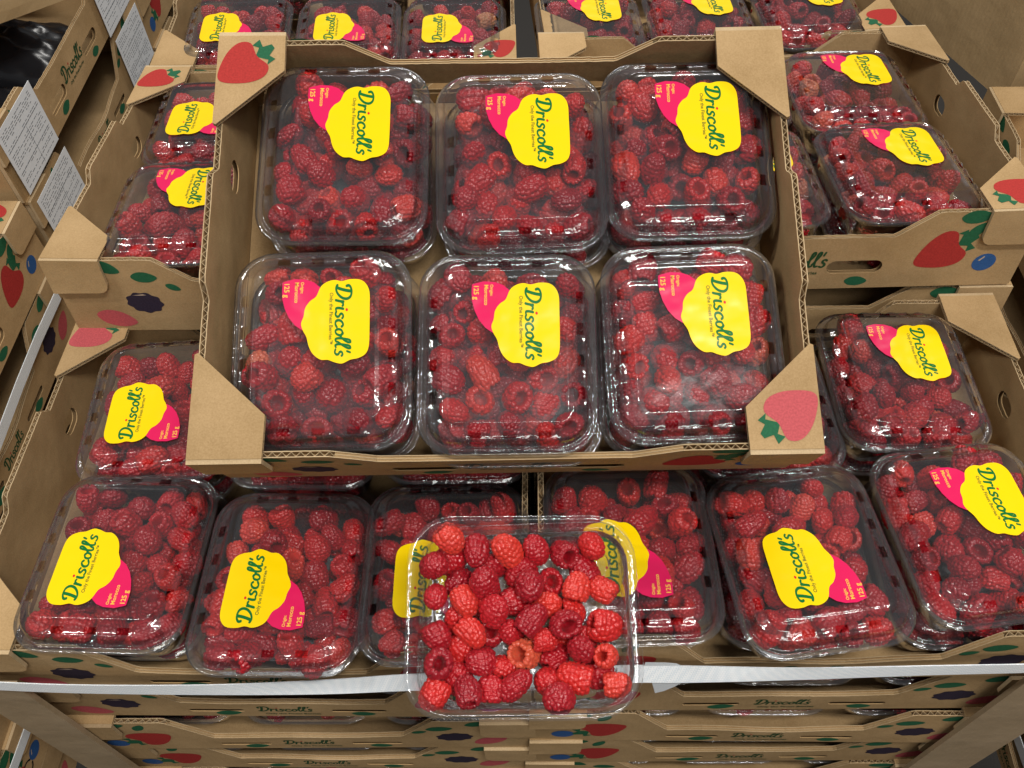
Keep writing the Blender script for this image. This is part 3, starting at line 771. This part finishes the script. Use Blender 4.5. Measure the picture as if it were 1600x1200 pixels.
# punnets whose near edges show in the lower layers
for k in range(1, 5):
    word = ['', 'first', 'second', 'third', 'fourth'][k]
    for j, dx in enumerate((-122, 0, 122)):
        w2 = ('left', 'middle', 'right')[j]
        punnet(TM(-203+2*k+dx, 77, -24-CH-k*(CH+4.3)+47, 0), '%s punnet %s layer down in the front left stack, dark behind the rim' % (w2, word), 'punnets in the lower layers', j+k, sticker=False, lod=FRONT)
        punnet(TM(204-2*k+dx, 77, -CH-5-k*(CH+4.3)*.96+47, 0), '%s punnet %s layer down in the front right stack, dark behind the rim' % (w2, word), 'punnets in the lower layers', j+k+2, sticker=False, lod=FRONT)

# open punnet lying on the front row, lid folded under it
OM = TM(-6, -18, 82, 0, 17, 0) @ Matrix.Rotation(R(90.5), 4, 'Z') @ Matrix.Scale(.955, 4)
op = empty('open_punnet', OM, 'open punnet of bright raspberries lying on the front crates, no sticker on it', 'punnet')
link('tray', tray_me, op); link('bubble_pad', pad_me, op)
lid_o = link('lid', lid_me, op, TM(2, -6, -37.5, 1.5, 180, 0))
fill(OM, OPEN_PACK, OPEN_VIS, 'open punnet', 6, size=1.06)

# ------------------------------------------------------------------ raspberries: 300 largest one by one, the rest as one mass
berries.sort(key=lambda b: -b[0])
ind, rest = berries[:300], berries[300:]
ORD = ['first', 'second', 'third', 'fourth', 'fifth', 'sixth', 'seventh', 'eighth', 'ninth', 'tenth', 'eleventh', 'twelfth', 'thirteenth', 'fourteenth', 'fifteenth']
CAR = ['one', 'two', 'three', 'four', 'five', 'six', 'seven', 'eight']
by = {}
for b in ind: by.setdefault(b[3], []).append(b)
for phrase, L_ in by.items():
    wx = lambda b: b[1].translation.x
    wy = lambda b: -b[1].translation.y
    L_.sort(key=wy)                      # far to near
    nrow = max(1, round(len(L_)/7))
    for q in range(nrow):
        row = sorted(L_[q*len(L_)//nrow:(q+1)*len(L_)//nrow], key=wx)
        for k, b in enumerate(row):
            o = link('raspberry', berry_me[b[2]]); o.matrix_world = b[1]
            tag(o, 'raspberry %s from left, row %s from back, %s' % (ORD[k], CAR[q], phrase), 'raspberry', 'raspberries in the '+phrase)
me = bpy.data.meshes.new('raspberries'); me.vertices.add(len(rest))
co, ro, sc_, ix, tn_ = [], [], [], [], []
for sc, M, var, phrase, l, lod, tone in rest:
    t, q, sv = M.decompose(); co += list(t); e = q.to_euler(); ro += list(e); sc_ += list(sv); ix.append(var); tn_.append(tone)
me.vertices.foreach_set('co', co)
for nme, typ, dat, key in (('rot', 'FLOAT_VECTOR', ro, 'vector'), ('size', 'FLOAT_VECTOR', sc_, 'vector'), ('kind_index', 'INT', ix, 'value'), ('tone', 'FLOAT', tn_, 'value')):
    me.attributes.new(nme, typ, 'POINT').data.foreach_set(key, dat)
me.materials.append(BERRY_A)
mass = tag(link('raspberries', me), 'red raspberries filling the closed punnets further back and lower down', 'raspberries', kind='stuff')
first = {}
for o in COL.objects:
    if o.name.startswith('raspberry') and o.data in berry_me: first.setdefault(berry_me.index(o.data), o)
ng = bpy.data.node_groups.new('scatter_berries', 'GeometryNodeTree')
ng.interface.new_socket('Geometry', in_out='INPUT', socket_type='NodeSocketGeometry'); ng.interface.new_socket('Geometry', in_out='OUTPUT', socket_type='NodeSocketGeometry')
gn = ng.nodes; gl_ = ng.links
gi = gn.new('NodeGroupInput'); go = gn.new('NodeGroupOutput'); iop = gn.new('GeometryNodeInstanceOnPoints'); g2i = gn.new('GeometryNodeGeometryToInstance')
for k in range(NVAR):
    oi = gn.new('GeometryNodeObjectInfo'); oi.inputs['Object'].default_value = first[k]; oi.transform_space = 'ORIGINAL'
    gl_.new(oi.outputs['Geometry'], g2i.inputs[0])
sm = gn.new('GeometryNodeSetMaterial'); sm.inputs['Material'].default_value = BERRY_A
def named(nme, typ):
    x = gn.new('GeometryNodeInputNamedAttribute'); x.data_type = typ; x.inputs['Name'].default_value = nme
    return next(q for q in x.outputs if q.enabled and q.name == 'Attribute')
gl_.new(g2i.outputs[0], sm.inputs['Geometry']); gl_.new(sm.outputs[0], iop.inputs['Instance'])
iop.inputs['Pick Instance'].default_value = True
gl_.new(named('kind_index', 'INT'), iop.inputs['Instance Index'])
gl_.new(named('rot', 'FLOAT_VECTOR'), iop.inputs['Rotation']); gl_.new(named('size', 'FLOAT_VECTOR'), iop.inputs['Scale'])
gl_.new(gi.outputs[0], iop.inputs['Points']); gl_.new(iop.outputs[0], go.inputs[0])
md = mass.modifiers.new('scatter', 'NODES'); md.node_group = ng

# ------------------------------------------------------------------ strap round the front
def ribbon(name, pts, thick=.8):
    """pts: (centre, half-width vector)"""
    mb = MB(); vs = []
    for c, h in pts:
        c = np.array(c, float); h = np.array(h, float)
        vs += [tuple(c-h), tuple(c+h)]
    n = len(pts); fs = []
    top = vs; nr = []
    for i in range(n):
        a = np.array(pts[min(i+1, n-1)][0], float)-np.array(pts[max(i-1, 0)][0], float); h = np.array(pts[i][1], float)
        k = np.cross(a, h); nr.append(k/(np.linalg.norm(k)+1e-9)*thick)
    bot = []
    for i in range(n): bot += [tuple(np.array(vs[2*i])-nr[i]), tuple(np.array(vs[2*i+1])-nr[i])]
    for i in range(n-1):
        a = 2*i
        fs += [(a, a+2, a+3, a+1), (2*n+a+1, 2*n+a+3, 2*n+a+2, 2*n+a), (a, 2*n+a, 2*n+a+2, a+2), (a+1, a+3, 2*n+a+3, 2*n+a+1)]
    fs += [(0, 1, 2*n+1, 2*n), (2*n-2, 4*n-2, 4*n-1, 2*n-1)]
    mb.raw(vs+bot, fs, STRAP); return mb.mesh(name, False)
sp = []
for x, z, tw, y in [(-415, -61, 8, -12), (-330, -63, 8, -15), (-230, -62, 14, -16), (-150, -59, 30, -15), (-90, -52, 44, -14), (-20, -48, 50, -13), (60, -40, 50, -12), (110, -37, 44, -13), (180, -34, 20, -14), (270, -27, 10, -14), (360, -17, 6, -15), (425, -9, 4, -12)]:
    a = R(tw); sp.append(((x, y, z), (0, 6.3*math.sin(a), 6.3*math.cos(a))))
cs = cr_spline([tuple(c)+tuple(h) for c, h in sp], 6)
st = tag(link('strap', ribbon('strap', [(p[:3], p[3:]) for p in cs])), 'white woven strap across the front of the crates behind the open punnet', 'strap')
mb = MB()
mb.face([(84, -16, -46), (104, -16, -46), (101, -16.5, -52), (94, -17.2, -60), (88, -17.5, -64)], STRAP)
mb.face([(78, -8.2, -33.4), (104, -8.4, -33.4), (100, -8, -29.5), (92, -8, -27.5), (78, -8, -27)], STRAP)
link('loose_end', mb.mesh('loose_end'), st)

# cardboard edge boards at the pallet corners
def edge_board(x0, x1, y, z1, sx, label):
    mb = MB()
    mb.box((min(x0, x1), y, -1200), (max(x0, x1), y+4, z1), BOARD)
    xo = x1
    mb.box((min(xo, xo+4*sx), y, -1200), (max(xo, xo+4*sx), y+42, z1-.5), BOARD)
    return tag(link('edge_board', mb.mesh('edge_board')), label, 'edge board', 'edge boards at the pallet corners')
edge_board(-372, -411, -12, -66, -1, 'tan cardboard edge board running down the lower left corner under the strap')
edge_board(352, 404, -12, -34, 1, 'tan cardboard edge board running down the lower right corner')
# marks on the right board
mb = MB(); 
for a in range(3):
    q = [(380+7*math.cos(t), -12.4, -105+7*math.sin(t)) for t in np.linspace(a*2.094+.3, a*2.094+1.8, 6)]
    q2 = [(380+5.2*math.cos(t), -12.4, -105+5.2*math.sin(t)) for t in np.linspace(a*2.094+.3, a*2.094+1.8, 6)]
    for i in range(5): mb.face([q[i], q[i+1], q2[i+1], q2[i]], P_BLACK)

# ------------------------------------------------------------------ neighbouring stacks
def ship_label(seed, w, h):
    mb = MB(); rs = random.Random(seed); T = lambda u, v, z: (u, -z, v)
    mb.box((0, -.35, 0), (w, 0, h), PAPER)
    y = h-6; 
    def line(x0, x1, yy, t=.45): mb.face([T(x0, yy, .5), T(x1, yy, .5), T(x1, yy+t, .5), T(x0, yy+t, .5)], INK)
    line(3, w-3, h*.66); line(3, w-3, h*.3)
    mb.face([T(w*.55, 3, .5), T(w*.55+.45, 3, .5), T(w*.55+.45, h*.64, .5), T(w*.55, h*.64, .5)], INK)
    while y > 5:
        x = 5
        while x < w-8:
            l = rs.uniform(2, 7); line(x, min(x+l, w-5), y, .7); x += l+rs.uniform(1, 3)
            if rs.random() < .12: x += 14
        y -= rs.choice([2.6, 2.6, 3.4, 6])
    return mb.mesh('shipping_label')
GLS = 'crates stacked on the left neighbouring pallet'
def stack_col(x, y, z_top, n, rot, names, group, var=0, lab=None):
    out = []
    for k in range(n):
        o = crate(TM(x+random.uniform(-2, 2), y+random.uniform(-3, 3), z_top-CH-k*(CH+4.3), rot+random.uniform(-.5, .5)), names[k], (var+k) % 2*2, group, flipped=False)
        out.append(o)
        if lab and k in lab:
            for (u, v, w, h, s) in lab[k]:
                link('shipping_label', ship_label(s, w, h), o, TM(-CW/2+u, -CD/2-4.8, v))
    return out
def nm(where, n, tall): return ['%s crate of the %s' % (w, where) for w in ['topmost', 'second', 'third', 'fourth', 'fifth', 'sixth', 'seventh'][:n]]
stack_col(-672-7, 270, -42, 6, 90, nm('left stack beside the middle of the pallet', 6, 0), GLS, 0, {2: [(120, 5, 70, 62, 3)]})
stack_col(-672-7, 684, 30, 6, 90, nm('far left stack with white shipping labels', 6, 0), GLS, 0, {0: [(8, 4, 92, 74, 1), (300, 2, 92, 76, 2)], 1: [(8, 4, 92, 72, 4), (305, 2, 90, 74, 5)]})
stack_col(-672-7, 1096, 30, 3, 90, nm('left stack in the upper corner', 3, 0), GLS)
low_stack = stack_col(-672-7, -140, -180, 4, 90, nm('left stack low beside the near corner', 4, 0), GLS)
0 and punnet(TM(-640, 600, 8, 90), 'dark punnet in the top crate of the far left stack, nearer', 'punnets in the left stack', 0, sticker=False, phrase='', berries_=False)
0 and punnet(TM(-640, 724, 8, 90), 'dark punnet in the top crate of the far left stack, farther', 'punnets in the left stack', 1, sticker=False, phrase='', berries_=False)
b = MB(); b.box((-420, -8, 0), (120, 8, 4), CARTON)
GRS = 'crates stacked on the right neighbouring pallet'
stack_col(672, 448, -28, 5, -90, nm('far right stack beyond the pallet', 5, 0), GRS)
stack_col(672, 30, -130, 4, -90, nm('right stack beside the pallet', 4, 0), GRS)
stack_col(672, -385, -260, 3, -90, nm('right stack low beside the near corner', 3, 0), GRS)
# large cartons
def carton(M, w, d, h, label, seams=True):
    mb = MB(); nx, nz = 14, 8
    rs = random.Random(len(label))
    def side(p0, p1, nrm):
        vs = []
        for j in range(nz+1):
            for i in range(nx+1):
                t = i/nx; bx = 5*math.sin(i*.9+len(label))*math.sin(j*.8+1.3)*math.sin(math.pi*t)*math.sin(math.pi*j/nz)
                vs.append((p0[0]+(p1[0]-p0[0])*t+nrm[0]*bx, p0[1]+(p1[1]-p0[1])*t+nrm[1]*bx, h*j/nz))
        mb.raw(vs, [(j*(nx+1)+i, j*(nx+1)+i+1, (j+1)*(nx+1)+i+1, (j+1)*(nx+1)+i) for j in range(nz) for i in range(nx)], CARTON)
    side((0, 0), (w, 0), (0, -1)); side((w, 0), (w, d), (1, 0)); side((w, d), (0, d), (0, 1)); side((0, d), (0, 0), (-1, 0))
    mb.face([(0, 0, h), (w, 0, h), (w, d, h), (0, d, h)], CARTON); mb.face([(0, 0, 0), (0, d, 0), (w, d, 0), (w, 0, 0)], CARTON)
    o = link('large_carton', mb.mesh('large_carton')); o.matrix_world = M
    return tag(o, label, 'carton')
carton(TM(448, 940, -60, -69), 292, 420, 420, 'large plain brown carton standing at the upper right behind the crates')
carton(TM(-640, 591, 48, 41), 175, 300, 90, 'brown carton corner at the top left above the dark crate')
for yy, w_ in ((600, 'nearer'), (730, 'farther')):
    fm_ = MB(); gv = []  # wavy black sheet added to stand for the crate's shaded inside
    for j in range(25):
        for i in range(25):
            a_, c_ = i/24, j/24; ed = (math.sin(math.pi*a_)*math.sin(math.pi*c_))**.35
            gv.append((-745+190*a_, yy-62+122*c_, -44+ed*(34+5*math.sin(i*.9+j*.35)*math.sin(j*.8-i*.2)+3*math.sin(i*2.1+yy)*math.sin(j*1.7))))
    fm_.raw(gv, [(j*25+i, j*25+i+1, (j+1)*25+i+1, (j+1)*25+i) for j in range(24) for i in range(24)], INSIDE_SHADE)
    tag(link('shade_sheet', fm_.mesh('shade_sheet', True)), '%s dark glossy bag inside the open crate at the upper left' % w_, 'bag')
# straps on the neighbouring stacks
def side_strap(x, z, y0, y1, sx, label):
    pts = [((x+2*sx*math.sin(i), y0+(y1-y0)*i/12, z+(2*math.sin(i*.7))), (0, 0, 7)) for i in range(13)]
    tag(link('strap', ribbon('strap', pts)), label, 'strap')
side_strap(-518, -146, -300, 440, 1, 'white strap slanting down the left edge of the photo over the left stack')
side_strap(-518, -366, -300, 400, 1, 'short white strap in the lower left corner of the photo')
side_strap(512, -392, -300, 300, -1, 'short white strap in the lower right corner of the photo')
# recycling mark printed on the lowest left crates
pm = MB()
for a in range(3):
    t0 = a*2.094+.25
    for i in range(6):
        t1, t2 = t0+i*.25, t0+(i+1)*.25
        pm.face([(9*math.cos(t1), 0, 9*math.sin(t1)), (9*math.cos(t2), 0, 9*math.sin(t2)), (6.8*math.cos(t2), 0, 6.8*math.sin(t2)), (6.8*math.cos(t1), 0, 6.8*math.sin(t1))], P_BLACK)
link('recycling_mark', pm.mesh('recycling_mark'), low_stack[2], TM(150, -CD/2-.5, 26))
# bevel-free finishing: nothing else in the place
